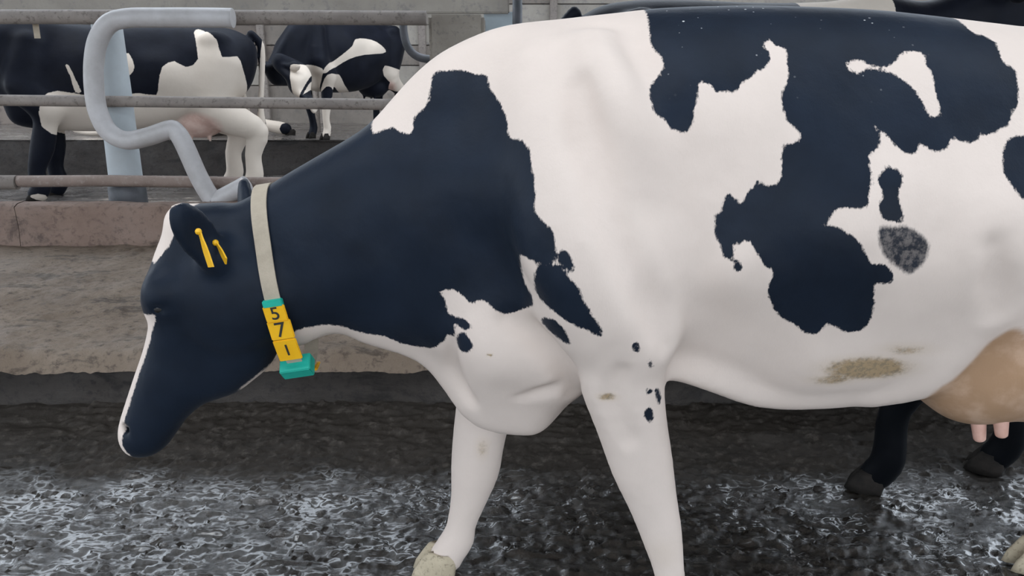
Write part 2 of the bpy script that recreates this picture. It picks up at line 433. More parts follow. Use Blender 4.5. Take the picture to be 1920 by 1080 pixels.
walk = sheet('walkway_surface', axis((-7, -2.6, 80), (-2.6, .3, 300), (.3, 7, 90)), axis((1.12, 3.14, 190)), mud_h, M['mud']); struct(walk)
def face(name, x0, x1, y0, z0, z1, m, amp, nx=260, nz=26, depth=.12, seed=1):
    xs = np.linspace(x0, x1, nx); zs = np.linspace(z0, z1, nz); X, Z = np.meshgrid(xs, zs, indexing='ij')
    Y = y0-amp*fbm(X, Z, 5, 4, seed)-amp*.5*fbm(X, Z, 22, 3, seed+4)
    V = np.stack([X, Y, Z], -1).reshape(-1, 3); i = np.arange(nx*nz).reshape(nx, nz)
    Fc = np.stack([i[:-1, :-1], i[1:, :-1], i[1:, 1:], i[:-1, 1:]], -1).reshape(-1, 4)
    return struct(obj(name, fastmesh(name, V, Fc), m))
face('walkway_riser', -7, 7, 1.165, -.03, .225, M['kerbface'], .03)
# kerb between walkway and stalls, cast in lengths
kerb = struct(empty('kerb', (0, 3.10, .26)))
xk = [-6.2, -3.02, -1.9, -1.30, .1, 1.6, 3.1, 4.6, 7]
for a, b in zip(xk[:-1], xk[1:]):
    n = 40; zs = [(0, -.03), (-.012, .03), (0.0, .10), (-.006, .20), (.006, .245), (.03, .258), (.09, .262), (.15, .25), (.155, -.03)]
    xs = np.linspace(a+.0015, b-.0015, n); V = []; dz = rnd.uniform(-.008, .008)
    for x in xs:
        for k, (yy, zz) in enumerate(zs):
            q = fbm(np.array([x*1.0]), np.array([k*.31+zz]), 6, 4, 17)[0]
            V.append((x, yy+.050*q, zz+.030*fbm(np.array([x]), np.array([yy*3]), 4, 4, 9)[0]*(zz > .15)+dz*(zz > .15)))
    m_ = len(zs); Fc = [(i*m_+k, (i+1)*m_+k, (i+1)*m_+k+1, i*m_+k+1) for i in range(n-1) for k in range(m_-1)]
    obj('kerb_block', meshdata('kerb_block', V, Fc), M['kerb'], kerb, True)
def stall_h(X, Y): return .26+.02*fbm(X, Y, 5, 4, 41)+.012*fbm(X, Y, 18, 3, 43)
struct(sheet('stall_floor', axis((-15, 13, 560)), axis((3.22, 6.62, 120)), stall_h, M['stallfloor']))
face('bed_riser', -15, 13, 6.58, .22, .625, M['bedface'], .03, 300, 14, seed=6)
struct(sheet('bed_surface', axis((-15, 13, 280)), axis((6.57, 9.6, 60)), lambda X, Y: .62+.03*fbm(X, Y, 3, 4, 51)+.012*fbm(X, Y, 14, 3, 52), M['stallfloor']))
# back wall of separate boards between posts
wall = struct(empty('wall_back', (0, 9.5, .6)))
px_ = [-15, -12.5, -10, -7.4, -5.2, -3.35, -2.62, -1.2, .55, 2.4, 4.4, 6.5, 8.5, 10.7, 13]
for i in range(len(px_)-1):
    z = 0.0
    for r in range(8):
        hgt = .262; m = M[rnd.choice(['board', 'board', 'board3', 'board2'])]
        if i == 5: m = M['board2'] if r in (3, 5) else M['board']
        if i in (6, 7): m = M['board3'] if r in (2, 4, 5) else M['board']
        obj('plank', box_mesh('plank', (px_[i]+.01, rnd.uniform(-.012, .012), z+.006), (px_[i+1]-.01, .06, z+hgt-.006), .004), m, wall)
        z += hgt
obj('backing', box_mesh('backing', (-15, .065, 0), (13, .09, 2.1), 0), M['board2'], wall)
for x in px_: obj('wall_post', box_mesh('wall_post', (x-.05, -.07, 0), (x+.05, .08, 2.3), .008), M['rail'], wall)

# yard outside, and the unseen barn roof, its gaps shaped to steer light and reflections
struct(sheet('yard_ground', axis((-40, 40, 24)), axis((-40, 40, 24)), lambda X, Y: -.12+0*X, M['yard']))
for i, (y0, y1) in enumerate(ROOF):
    struct(obj('ceiling', box_mesh('ceiling', (-9, y0, 3.5), (9, y1, 3.56), 0), M['roof']))
# ================================================================ cattle
def put_mesh(name, V, Q, m, parent, **attrs):
    me = fastmesh(name, V, Q)
    for k in ('coat', 'roan', 'skin', 'dirt'):
        a = me.attributes.new(k, 'FLOAT', 'POINT'); v = attrs.get(k)
        if v is None: v = np.full(len(V), .3 if k in ('coat', 'roan') else 0.)
        a.data.foreach_set('value', np.asarray(v, np.float32))
    return obj(name, me, m, parent)
def hoof_mesh(L=.115, Wd=.095, H=.075):
    """two claws with a cleft, toe towards -X, sole at z = 0"""
    bm = bmesh.new()
    for s in (-1, 1):
        rings = []
        for z, sc, dx in ((0, 1, -.012), (.35, .95, -.006), (.75, .80, .006), (1.0, .66, .012)):
            ring = []
            for k in range(12):
                a = 2*math.pi*k/12; x = -math.cos(a)*L/2*sc; y = math.sin(a)*Wd/4*sc*(1.0 if x > 0 else .85)
                ring.append(bm.verts.new((x+dx, y+s*Wd/4*1.02, z*H*(1 if x < .02 else .8))))
            rings.append(ring)
        for r0, r1 in zip(rings[:-1], rings[1:]):
            for k in range(12): bm.faces.new((r0[k], r0[(k+1) % 12], r1[(k+1) % 12], r1[k]))
        bm.faces.new(rings[0][::-1]); bm.faces.new(rings[-1])
    bmesh.ops.recalc_face_normals(bm, faces=bm.faces[:])
    me = bpy.data.meshes.new('hoof'); bm.to_mesh(me); bm.free()
    me.polygons.foreach_set('use_smooth', [True]*len(me.polygons)); me.materials.append(M['horn']); return me
HOOF = hoof_mesh(); HOOF_PALE = HOOF.copy(); HOOF_PALE.materials[0] = M['pale_horn']
def hoof(parent, x, y, z=0, rz=0, s=1.0, me=None):
    o = obj('hoof', me or HOOF, None, parent); o.location = (x, y, z); o.rotation_euler = (0, 0, rz); o.scale = (s, s, s); return o
def ball(name, r, parent, loc, m, sc=(1, 1, 1)):
    bm = bmesh.new(); bmesh.ops.create_uvsphere(bm, u_segments=20, v_segments=12, radius=r)
    for v in bm.verts: v.co = Vector((v.co.x*sc[0], v.co.y*sc[1], v.co.z*sc[2]))
    me = bpy.data.meshes.new(name); bm.to_mesh(me); bm.free(); o = obj(name, me, m, parent, True); o.location = loc; return o

# the foreground cow: outlines and joints in metres, cow facing -X, ground at z = 0
TRUNK = [(-0.6433, 0.9811), (-0.6005, 1.0068), (-0.5438, 1.0358), (-0.4801, 1.0736), (-0.4091, 1.1132), (-0.3389, 1.1524), (-0.2922, 1.1856), (-0.2454, 1.2348), (-0.1993, 1.2812), (-0.143, 1.3236), (-0.0656, 1.3593), (0.0, 1.377), (0.098, 1.3874), (0.2066, 1.3987), (0.3147, 1.409), (0.4772, 1.4131), (0.6403, 1.409), (0.7496, 1.4029), (0.8598, 1.3915), (0.9705, 1.3791), (1.0479, 1.3729), (1.15, 1.385), (1.3, 1.37), (1.42, 1.345), (1.52, 1.29), (1.56, 1.18), (1.55, 1.02), (1.48, 0.86), (1.38, 0.76), (1.2, 0.68), (1.05, 0.62), (0.9237, 0.6121), (0.8552, 0.5917), (0.7615, 0.579), (0.6788, 0.5738), (0.5955, 0.5726), (0.523, 0.5866), (0.4495, 0.6197), (0.3898, 0.6298), (0.2831, 0.6398), (0.2011, 0.6209), (0.143, 0.57), (0.0958, 0.5339), (0.036, 0.5157), (-0.036, 0.5235), (-0.0896, 0.5533), (-0.1209, 0.6083), (-0.1438, 0.6461), (-0.1876, 0.6798), (-0.2397, 0.6996), (-0.3034, 0.712), (-0.3554, 0.7218), (-0.4023, 0.7169), (-0.4441, 0.7021), (-0.4802, 0.6873), (-0.5249, 0.7144), (-0.5791, 0.7633), (-0.6165, 0.8588)]
HEAD = [(-0.7021, 1.0068), (-0.73, 1.0045), (-0.7444, 0.9893), (-0.7533, 0.9517), (-0.7701, 0.9161), (-0.789, 0.874), (-0.8055, 0.8436), (-0.8143, 0.8093), (-0.8111, 0.7758), (-0.804, 0.7546), (-0.8141, 0.7194), (-0.8314, 0.6748), (-0.8579, 0.6167), (-0.8835, 0.5576), (-0.9029, 0.511), (-0.9121, 0.4773), (-0.9077, 0.4432), (-0.8856, 0.4186), (-0.8483, 0.4158), (-0.815, 0.4323), (-0.7861, 0.4678), (-0.7544, 0.5083), (-0.7099, 0.5443), (-0.665, 0.5616), (-0.628, 0.5761), (-0.5874, 0.6063), (-0.5505, 0.6401), (-0.5258, 0.694), (-0.5165, 0.7696), (-0.5281, 0.8679), (-0.5647, 0.9517), (-0.6136, 0.9893), (-0.6584, 1.0045)]
TRUNK_W = [(-0.6192, 0.928, 0.075), (-0.5168, 0.8921, 0.085), (-0.4206, 0.928, 0.1), (-0.3027, 0.9517, 0.12), (-0.2859, 0.7945, 0.1), (-0.1506, 0.987, 0.155), (-0.1906, 0.7945, 0.13), (-0.1785, 1.2348, 0.11), (-0.0459, 1.045, 0.19), (-0.048, 0.7446, 0.19), (-0.066, 1.3205, 0.1), (0.0, 0.5642, 0.11), (0.0989, 1.331, 0.15), (0.2163, 1.102, 0.26), (0.2264, 0.7945, 0.26), (0.3805, 1.2131, 0.27), (0.3276, 0.7945, 0.235), (0.3733, 0.7194, 0.235), (0.3254, 0.9635, 0.27), (0.4206, 0.928, 0.3), (0.4593, 0.694, 0.265), (0.6254, 0.987, 0.345), (0.6539, 0.6812, 0.29), (0.5924, 1.3415, 0.25), (0.857, 0.987, 0.355), (0.8944, 0.694, 0.3), (0.8695, 1.3205, 0.29), (1.2, 1.2, 0.31), (1.35, 1.1, 0.27), (1.5, 1.1, 0.18), (1.2, 0.8, 0.3)]
TRUNK_R = [(-0.599, 0.8921, 0.13), (-0.4221, 0.9041, 0.17), (-0.2804, 0.928, 0.2), (-0.1278, 0.9635, 0.27), (0.0, 0.5642, 0.13), (0.0459, 1.045, 0.32), (0.278, 0.987, 0.36), (0.6254, 0.987, 0.37), (0.857, 0.987, 0.37), (1.3, 1.0, 0.34), (1.5, 1.1, 0.22)]
HEAD_W = [(-0.7232, 0.9928, 0.06), (-0.6998, 0.9399, 0.085), (-0.74, 0.8921, 0.095), (-0.7506, 0.7945, 0.11), (-0.6314, 0.7945, 0.095), (-0.5781, 0.7194, 0.085), (-0.7671, 0.6427, 0.085), (-0.8155, 0.5377, 0.07), (-0.8622, 0.4569, 0.062), (-0.6623, 0.5906, 0.06)]
HEAD_R = [(-0.7232, 0.9928, 0.05), (-0.7282, 0.8921, 0.08), (-0.6445, 0.7821, 0.11), (-0.7671, 0.6427, 0.08), (-0.8466, 0.484, 0.06), (-0.6343, 0.6297, 0.07)]
NEAR_FORE = [(0.1685, -0.2, 0.8509, 0.12), (0.2108, -0.205, 0.7638, 0.098), (0.2218, -0.2, 0.6823, 0.086), (0.2473, -0.185, 0.5817, 0.074), (0.2754, -0.175, 0.4789, 0.066), (0.3016, -0.17, 0.394, 0.054), (0.3274, -0.165, 0.3065, 0.045), (0.3527, -0.16, 0.1958, 0.033), (0.3661, -0.16, 0.0989, 0.037), (0.3703, -0.16, 0.06, 0.045)]
FAR_FORE = [(-0.0399, 0.15, 0.5589, 0.09), (-0.07, 0.15, 0.4584, 0.072), (-0.0858, 0.15, 0.3703, 0.066), (-0.0948, 0.15, 0.2953, 0.062), (-0.1107, 0.145, 0.2216, 0.048), (-0.131, 0.14, 0.147, 0.038), (-0.1429, 0.14, 0.0997, 0.043), (-0.1715, 0.135, 0.0552, 0.043), (-0.1714, 0.135, 0.05, 0.043)]
SHOULDER = [(0.0782, 0.11, 1.2479, 0.07), (0.1013, 0.19, 1.1216, 0.1), (0.1254, 0.24, 0.9873, 0.115), (0.1773, 0.255, 0.877, 0.105), (0.242, 0.25, 0.7987, 0.075)]
UD = (1.0411, -0.06, 0.71)
SKIN = [(0.8452, 0.6568), (0.8694, 0.6938), (0.8944, 0.7452), (0.9128, 0.7868), (0.9424, 0.8157), (0.976, 0.8046), (1.0026, 0.7711), (1.0402, 0.7053), (1.1248, 0.624), (1.1548, 0.4549), (0.8297, 0.4549)]
TEATS = [((0.9799, -0.16, 0.5971), (0.9923, -0.165, 0.526)), ((1.0078, -0.19, 0.6138), (1.0204, -0.19, 0.5478)), ((0.9911, 0.04, 0.61), (0.9911, 0.045, 0.54)), ((1.1211, 0.04, 0.61), (1.1211, 0.045, 0.54))]
EYE = (-0.7438, 0.093, 0.8022)
EAR = {'c': (-0.626, 0.155, 0.9695), 'u': (-0.25, 0.6, 0.8), 'n': (0.9, 0.35, -0.1), 'L': 0.088, 'W': 0.043}
EAR_TAGS = [((-0.5994, -0.21, 0.9876), (-0.5818, -0.215, 0.9184), 0.024, (-0.75, -0.66, 0.1)), ((-0.597, -0.135, 0.9501), (-0.5683, -0.17, 0.9196), 0.018, (-0.9, -0.4, 0.1))]
COLLAR = [(-0.5329, 0.0, 1.0427), (-0.4767, 0.0, 0.6876)]
MAIN_HOOVES = [(0.3503, -0.16), (-0.1964, 0.135), (1.57, -0.165), (1.4, 0.165)]
DIRT = [(0.6984, 0.7201, 0.1136, 0.0386, 1.0), (0.7595, 0.7675, 0.0795, 0.025, 0.55), (0.6385, 0.69, 0.0682, 0.0227, 0.7), (0.1877, 0.6655, 0.0295, 0.0136, 0.8), (-0.0728, 0.3823, 0.0273, 0.0455, 0.55), (-0.1658, 0.0696, 0.0455, 0.0455, 0.5), (0.3232, 0.2745, 0.0682, 0.0682, 0.35), (-0.0459, 0.7254, 0.0102, 0.0057, 0.9)]
CREASES = [([(0.1181, -0.2223, 1.2595, 0.0158), (0.1307, -0.277, 1.1776, 0.035), (0.158, -0.3098, 1.092, 0.035), (0.1932, -0.3299, 1.0051, 0.035), (0.2291, -0.3334, 0.9233, 0.035), (0.2718, -0.3172, 0.8484, 0.035), (0.2955, -0.2926, 0.7831, 0.0158)], 0.035), ([(-0.0107, -0.189, 0.8034, 0.0135), (0.0479, -0.2055, 0.7663, 0.03), (0.0948, -0.2014, 0.7058, 0.03), (0.1301, -0.1389, 0.622, 0.0135)], 0.03), ([(0.0172, -0.1208, 0.6047, 0.0081), (0.0732, -0.145, 0.6282, 0.018), (0.1218, -0.1673, 0.6552, 0.0081)], 0.015), ([(0.8444, -0.3558, 0.9819, 0.0135), (0.8694, -0.3508, 0.9131, 0.03), (0.8864, -0.3182, 0.8539, 0.0135)], 0.03), ([(-0.7571, -0.1151, 0.8073, 0.0045), (-0.7421, -0.1155, 0.8004, 0.01), (-0.7205, -0.1187, 0.8118, 0.0045)], 0.008), ([(-0.1283, -0.1328, 0.7392, 0.009), (-0.1285, -0.0763, 0.6461, 0.02), (-0.0944, -0.0746, 0.5826, 0.009)], 0.025), ([(0.208, -0.2917, 0.7292, 0.009), (0.1972, -0.2756, 0.6566, 0.02), (0.2353, -0.2506, 0.5652, 0.009)], 0.025)]
def main_field(h):
    f = Field((-1.02, -.46, -.01), (1.80, .46, 1.50), h)
    f.inflate(TRUNK, TRUNK_W, TRUNK_R, .02, None, 2.15, 6)
    f.inflate(HEAD, HEAD_W, HEAD_R, .035, None, 2.3, 3)
    # ribs and flank hollow, hip
    f.ell((1.22, -.30, 1.10), (.10, .05, .12), .08); f.ell((1.22, .30, 1.10), (.10, .05, .12), .08)
    # shoulder blades and upper arms
    for s in (1, -1):
        f.chain([(x, s*y, z, r) for x, y, z, r in SHOULDER], .06, .08, .72, 12)
    f.chain([(0.1606, -0.13, 1.3223, 0.03), (0.1728, -0.19, 1.2686, 0.045), (0.2004, -0.225, 1.1932, 0.05), (0.2457, -0.215, 1.0844, 0.03)], .06, None, .8, 8)
    f.chain(NEAR_FORE, .03, .035, .85)
    f.chain(FAR_FORE, .03, .05, .85)
    # hind legs
    for s, dx in ((-1, .16), (1, .02)):
        f.chain([(1.34, s*.20, 1.00, .19), (1.24+dx*.3, s*.20, .72, .155), (1.36+dx*.7, s*.19, .58, .10), (1.49+dx, s*.17, .47, .062), (1.46+dx, s*.165, .30, .038), (1.445+dx, s*.165, .13, .044), (1.41+dx, s*.165, .06, .046)], .03, .06, .8)
    f.cone((1.10, -.255, .90), (1.20, -.26, .66), .06, .075, .08)
    # udder: quarters
    f.ell(UD, (.19, .22, .155), .03)
    f.ell((UD[0]-.075, UD[1]-.075, UD[2]-.035), (.105, .10, .11), .04); f.ell((UD[0]+.07, UD[1]-.085, UD[2]-.03), (.10, .10, .105), .03)
    f.ell((UD[0]-.07, UD[1]+.09, UD[2]-.03), (.10, .10, .11), .03)
    # milk vein / belly fold
    f.chain([(0.3208, -0.16, 0.6902, 0.012), (0.411, -0.16, 0.6642, 0.022), (0.5233, -0.13, 0.6208, 0.024), (0.6598, -0.13, 0.6208, 0.022), (0.7716, -0.13, 0.6378, 0.024), (0.8478, -0.15, 0.6745, 0.02)], .05)
    f.chain([(0.7634, -0.15, 0.6327, 0.015), (0.8284, -0.19, 0.6725, 0.03), (0.8601, -0.225, 0.7428, 0.032), (0.8757, -0.25, 0.8095, 0.03), (0.8968, -0.27, 0.8518, 0.03)], .045)
    # brow, cheek, poll
    f.ell((-0.7391, -0.085, 0.8312), (.040, .034, .045), .03); f.ell((-0.7391, 0.085, 0.8312), (.040, .034, .045), .03)
    f.ell((-0.5927, -0.085, 0.8199), (.095, .04, .10), .06); f.ell((-0.5927, 0.085, 0.8199), (.095, .04, .10), .06)
    # nostrils and mouth line
    for s in (-1, 1):
        f.ell(((-0.8694, 0.5025)[0], s*.042, (-0.8694, 0.5025)[1]), (.016, .018, .012), .01, None, True)
    # ears: flattened leaves hollowed at the front
    for s in (-1, 1):
        a = EAR
        c0 = np.array([a['c'][0], s*a['c'][1], a['c'][2]])
        u = np.array([a['u'][0], s*a['u'][1], a['u'][2]]); u /= np.linalg.norm(u)
        n = np.array([a['n'][0], s*a['n'][1], a['n'][2]]); n -= u*(n@u); n /= np.linalg.norm(n)
        v = np.cross(u, n); rot = np.array([u, v, n])
        f.ell(c0, (a['L'], a['W'], .020), .018, rot)
        f.ell(c0+n*.024, (a['L']*.72, a['W']*.66, .017), .012, rot, True)
        b = c0-u*a['L']*.8; f.cone(b, (b[0]+.01, s*.06, b[2]-.01), .030, .05, .03)
    # throat and dewlap folds, elbow pocket
    f.chain([(-0.3126, 0, 0.732, 0.022), (-0.1937, 0, 0.6812, 0.03), (-0.1164, 0, 0.5971, 0.04), (-0.055, -0.02, 0.5397, 0.045), (0.0366, -0.03, 0.5244, 0.04)], .07, None, .7)
    # skin creases
    for pts, k in CREASES: f.chain(pts, k, None, 1.0, 4, True)
    # tail
    f.chain([(1.52, 0, 1.33, .035), (1.60, 0, 1.22, .03), (1.63, 0, .95, .022), (1.64, 0, .62, .018), (1.64, 0, .45, .04), (1.64, 0, .30, .02)], .02)
    return f
COAT_BLACK = [[(0.2649, 1.3927), (0.2627, 1.3576), (0.2635, 1.3277), (0.2782, 1.3101), (0.2791, 1.2902), (0.271, 1.2772), (0.2584, 1.2649), (0.2504, 1.2483), (0.2518, 1.2319), (0.2568, 1.2128), (0.2743, 1.2016), (0.2864, 1.1848), (0.301, 1.1792), (0.3174, 1.1778), (0.3254, 1.1907), (0.328, 1.2155), (0.3345, 1.2375), (0.3381, 1.2623), (0.3445, 1.2661), (0.3601, 1.2596), (0.3682, 1.2486), (0.3882, 1.2497), (0.4026, 1.2469), (0.4153, 1.264), (0.4331, 1.2734), (0.4464, 1.2845), (0.4617, 1.29), (0.4711, 1.3013), (0.4738, 1.3182), (0.464, 1.3296), (0.4759, 1.3413), (0.4886, 1.3297), (0.5053, 1.3223), (0.5043, 1.2985), (0.5024, 1.2706), (0.4895, 1.2485), (0.4898, 1.2209), (0.496, 1.199), (0.5099, 1.1854), (0.5196, 1.1692), (0.5089, 1.1597), (0.4891, 1.158), (0.4873, 1.144), (0.4846, 1.1219), (0.4852, 1.1003), (0.4758, 1.089), (0.4602, 1.084), (0.4436, 1.0948), (0.4386, 1.0823), (0.425, 1.0709), (0.4203, 1.0537), (0.4117, 1.0537), (0.3993, 1.068), (0.3918, 1.0674), (0.3851, 1.053), (0.382, 1.0357), (0.3707, 1.0299), (0.3716, 1.0125), (0.3747, 0.9899), (0.3844, 0.9723), (0.3884, 0.9555), (0.4012, 0.9475), (0.4073, 0.9622), (0.4033, 0.979), (0.4138, 0.9798), (0.4309, 0.9845), (0.439, 0.9748), (0.4517, 0.9572), (0.4645, 0.9396), (0.4809, 0.9298), (0.4778, 0.908), (0.4776, 0.8849), (0.4901, 0.8603), (0.5107, 0.8322), (0.5358, 0.8198), (0.5551, 0.8042), (0.5739, 0.7966), (0.5884, 0.8066), (0.5933, 0.8215), (0.6007, 0.8227), (0.6274, 0.8091), (0.65, 0.8073), (0.6656, 0.8147), (0.6704, 0.8367), (0.6662, 0.8714), (0.6537, 0.9122), (0.6648, 0.9151), (0.6821, 0.9133), (0.686, 0.9248), (0.6755, 0.9431), (0.6615, 0.9526), (0.6418, 0.9526), (0.6271, 0.9706), (0.6168, 0.9904), (0.6046, 1.0017), (0.5888, 1.0094), (0.5729, 1.0182), (0.5533, 1.0201), (0.5635, 1.0325), (0.5719, 1.0472), (0.592, 1.0534), (0.609, 1.0506), (0.6233, 1.0568), (0.6288, 1.0827), (0.632, 1.1038), (0.6338, 1.1408), (0.6461, 1.1487), (0.655, 1.1622), (0.6543, 1.1781), (0.6453, 1.1914), (0.6658, 1.1754), (0.6778, 1.1594), (0.6921, 1.1463), (0.713, 1.1423), (0.7232, 1.1625), (0.7305, 1.1546), (0.7459, 1.1478), (0.7569, 1.1494), (0.7697, 1.1546), (0.7782, 1.1724), (0.793, 1.1652), (0.8136, 1.1617), (0.8304, 1.1759), (0.8501, 1.1759), (0.868, 1.1867), (0.8862, 1.1947), (0.8937, 1.2161), (0.9052, 1.2214), (0.9139, 1.2651), (0.9122, 1.29), (0.8957, 1.3012), (0.8986, 1.3269), (0.8981, 1.3388), (0.8833, 1.3495), (0.8674, 1.3537), (0.866, 1.3764), (0.8757, 1.3957), (0.8474, 1.4167), (0.7597, 1.4584), (0.4756, 1.4643), (0.3184, 1.4584), (0.2695, 1.4227)], [(0.6608, 1.1316), (0.6667, 1.121), (0.6822, 1.1149), (0.6867, 1.096), (0.677, 1.0833), (0.6801, 1.0617), (0.6872, 1.0402), (0.6862, 1.0279), (0.6675, 1.0297), (0.6504, 1.0342), (0.6427, 1.0568), (0.6514, 1.0778), (0.6428, 1.0938), (0.6465, 1.1094), (0.6587, 1.1172)], [(0.9093, 1.1732), (0.8925, 1.1732), (0.8721, 1.1628), (0.8627, 1.1365), (0.8593, 1.1108), (0.8703, 1.0954), (0.881, 1.0795), (0.891, 1.0691), (0.9379, 1.0839), (0.9522, 1.1677)], [(0.4051, 0.9505), (0.4156, 0.9505), (0.4223, 0.9357), (0.4181, 0.928), (0.4096, 0.9327)], [(-0.2829, 1.1601), (-0.2633, 1.1696), (-0.2402, 1.1743), (-0.2269, 1.1676), (-0.2008, 1.1625), (-0.1983, 1.1829), (-0.1922, 1.2007), (-0.1766, 1.2126), (-0.1643, 1.2364), (-0.1618, 1.2719), (-0.1497, 1.2838), (-0.1244, 1.2867), (-0.0963, 1.2867), (-0.0747, 1.279), (-0.0501, 1.2767), (-0.0451, 1.2546), (-0.0315, 1.2377), (-0.0164, 1.2126), (-0.0093, 1.1908), (-0.0075, 1.1692), (0.004, 1.162), (0.0209, 1.1608), (0.0319, 1.1429), (0.0346, 1.1165), (0.04, 1.096), (0.0416, 1.064), (0.0426, 1.0376), (0.0589, 1.0231), (0.0752, 1.0025), (0.0791, 0.9756), (0.0758, 0.9468), (0.0596, 0.9449), (0.0432, 0.9479), (0.0267, 0.952), (0.0156, 0.9487), (0.0172, 0.9247), (0.0222, 0.8897), (0.034, 0.8725), (0.0427, 0.8484), (0.0287, 0.8298), (0.0043, 0.8163), (-0.0172, 0.8108), (-0.0389, 0.8243), (-0.0638, 0.841), (-0.0764, 0.8304), (-0.089, 0.8325), (-0.1016, 0.8441), (-0.1192, 0.8557), (-0.1497, 0.8462), (-0.1373, 0.8334), (-0.1318, 0.8), (-0.1024, 0.795), (-0.0831, 0.7857), (-0.0897, 0.7729), (-0.1027, 0.7737), (-0.1213, 0.7805), (-0.1174, 0.7687), (-0.122, 0.7498), (-0.137, 0.7493), (-0.1484, 0.7276), (-0.1783, 0.7042), (-0.2173, 0.7025), (-0.2446, 0.7081), (-0.2766, 0.7244), (-0.3039, 0.728), (-0.3434, 0.7363), (-0.365, 0.7496), (-0.3932, 0.7555), (-0.4128, 0.7555), (-0.4362, 0.7521), (-0.4665, 0.7438), (-0.5027, 0.6882), (-0.539, 0.6513), (-0.5579, 0.638), (-0.5881, 0.6146), (-0.6174, 0.5892), (-0.6479, 0.5397), (-0.7137, 0.4933), (-0.7701, 0.4259), (-0.8478, 0.3985), (-0.8855, 0.4692), (-0.8628, 0.5485), (-0.8235, 0.6397), (-0.7957, 0.6983), (-0.7746, 0.745), (-0.7514, 0.7918), (-0.8337, 0.7706), (-0.8514, 0.8184), (-0.7972, 0.8847), (-0.7578, 0.8928), (-0.7454, 0.9021), (-0.7325, 0.9171), (-0.7158, 0.9355), (-0.7045, 0.9571), (-0.6998, 0.9696), (-0.6905, 0.9933), (-0.674, 1.0135), (-0.6168, 1.0545), (-0.54, 1.104), (-0.4009, 1.1704), (-0.2992, 1.203), (-0.2898, 1.1768)], [(0.0515, 0.9431), (0.0703, 0.9479), (0.0867, 0.9449), (0.1033, 0.9262), (0.1198, 0.9075), (0.1317, 0.8809), (0.149, 0.8522), (0.1662, 0.8237), (0.1652, 0.8108), (0.1539, 0.8137), (0.1395, 0.8225), (0.1174, 0.8288), (0.0951, 0.8411), (0.0727, 0.8552), (0.0531, 0.8714), (0.0427, 0.8909), (0.0424, 0.9289)], [(0.0625, 0.8311), (0.0789, 0.8334), (0.0929, 0.8239), (0.1052, 0.8006), (0.1118, 0.783), (0.1036, 0.7804), (0.0864, 0.793), (0.0662, 0.8075), (0.0547, 0.8179)], [(0.0836, 0.9728), (0.0943, 0.9765), (0.1051, 0.9635), (0.112, 0.944), (0.1056, 0.9367), (0.0919, 0.9458), (0.081, 0.9617)], [(-0.1062, 0.7634), (-0.0932, 0.7607), (-0.0806, 0.7425), (-0.084, 0.7282), (-0.0974, 0.7195), (-0.1109, 0.7235), (-0.1167, 0.7445)], [(0.2256, 0.7995), (0.2366, 0.7947), (0.2399, 0.7803), (0.2321, 0.7755), (0.2242, 0.7875)], [(0.2546, 0.7594), (0.2616, 0.7564), (0.2719, 0.7374), (0.2643, 0.737)], [(0.2618, 0.6879), (0.2728, 0.6822), (0.2742, 0.6722), (0.2639, 0.6764)], [(0.279, 0.6823), (0.2899, 0.6761), (0.2981, 0.6462), (0.2925, 0.6413), (0.2842, 0.6606)], [(0.2652, 0.6435), (0.2779, 0.6376), (0.2833, 0.6089), (0.2745, 0.6078), (0.2608, 0.6263)]]
COAT_WHITE = [[(0.6132, 1.2985), (0.6377, 1.3042), (0.651, 1.2985), (0.6672, 1.2918), (0.6884, 1.2929), (0.7037, 1.3041), (0.7208, 1.3182), (0.7507, 1.3181), (0.7534, 1.2956), (0.7603, 1.2789), (0.7595, 1.2542), (0.7646, 1.2135), (0.7596, 1.208), (0.7428, 1.2063), (0.7352, 1.2296), (0.7259, 1.2487), (0.7131, 1.2651), (0.6946, 1.2789), (0.6745, 1.2862), (0.6528, 1.2901), (0.6328, 1.2806), (0.6195, 1.2862)]]
COAT_ROAN = [[(0.6515, 1.023), (0.6695, 1.0208), (0.6879, 1.0223), (0.7051, 1.0178), (0.7262, 1.0037), (0.7393, 0.9868), (0.7398, 0.9669), (0.7314, 0.9488), (0.7125, 0.9323), (0.6925, 0.9431), (0.6725, 0.9555), (0.6548, 0.9735), (0.6452, 0.9969), (0.6423, 1.0157)]]

V, Q = main_field(.009).mesh(3)
# slack, uneven hide over the ribs
V[:, 1] *= 1+.022*fbm(V[:, 0], V[:, 2]*.6, 7, 3, 71)+.010*fbm(V[:, 0]*1.5, V[:, 2], 22, 2, 77)
cow = empty('cow', (0, 0, 0))
tag(cow, 'large white and black dairy cow walking left in the foreground wearing a numbered collar', 'cow')
coat = coat_field(COAT_BLACK, COAT_WHITE, V); roan = coat_field(COAT_ROAN, [], V)
skin = np.clip(-poly_sd(catmull(SKIN, 3), V[:, 0], V[:, 2])/.012+.4, 0, 1)*(V[:, 1] > -.42)
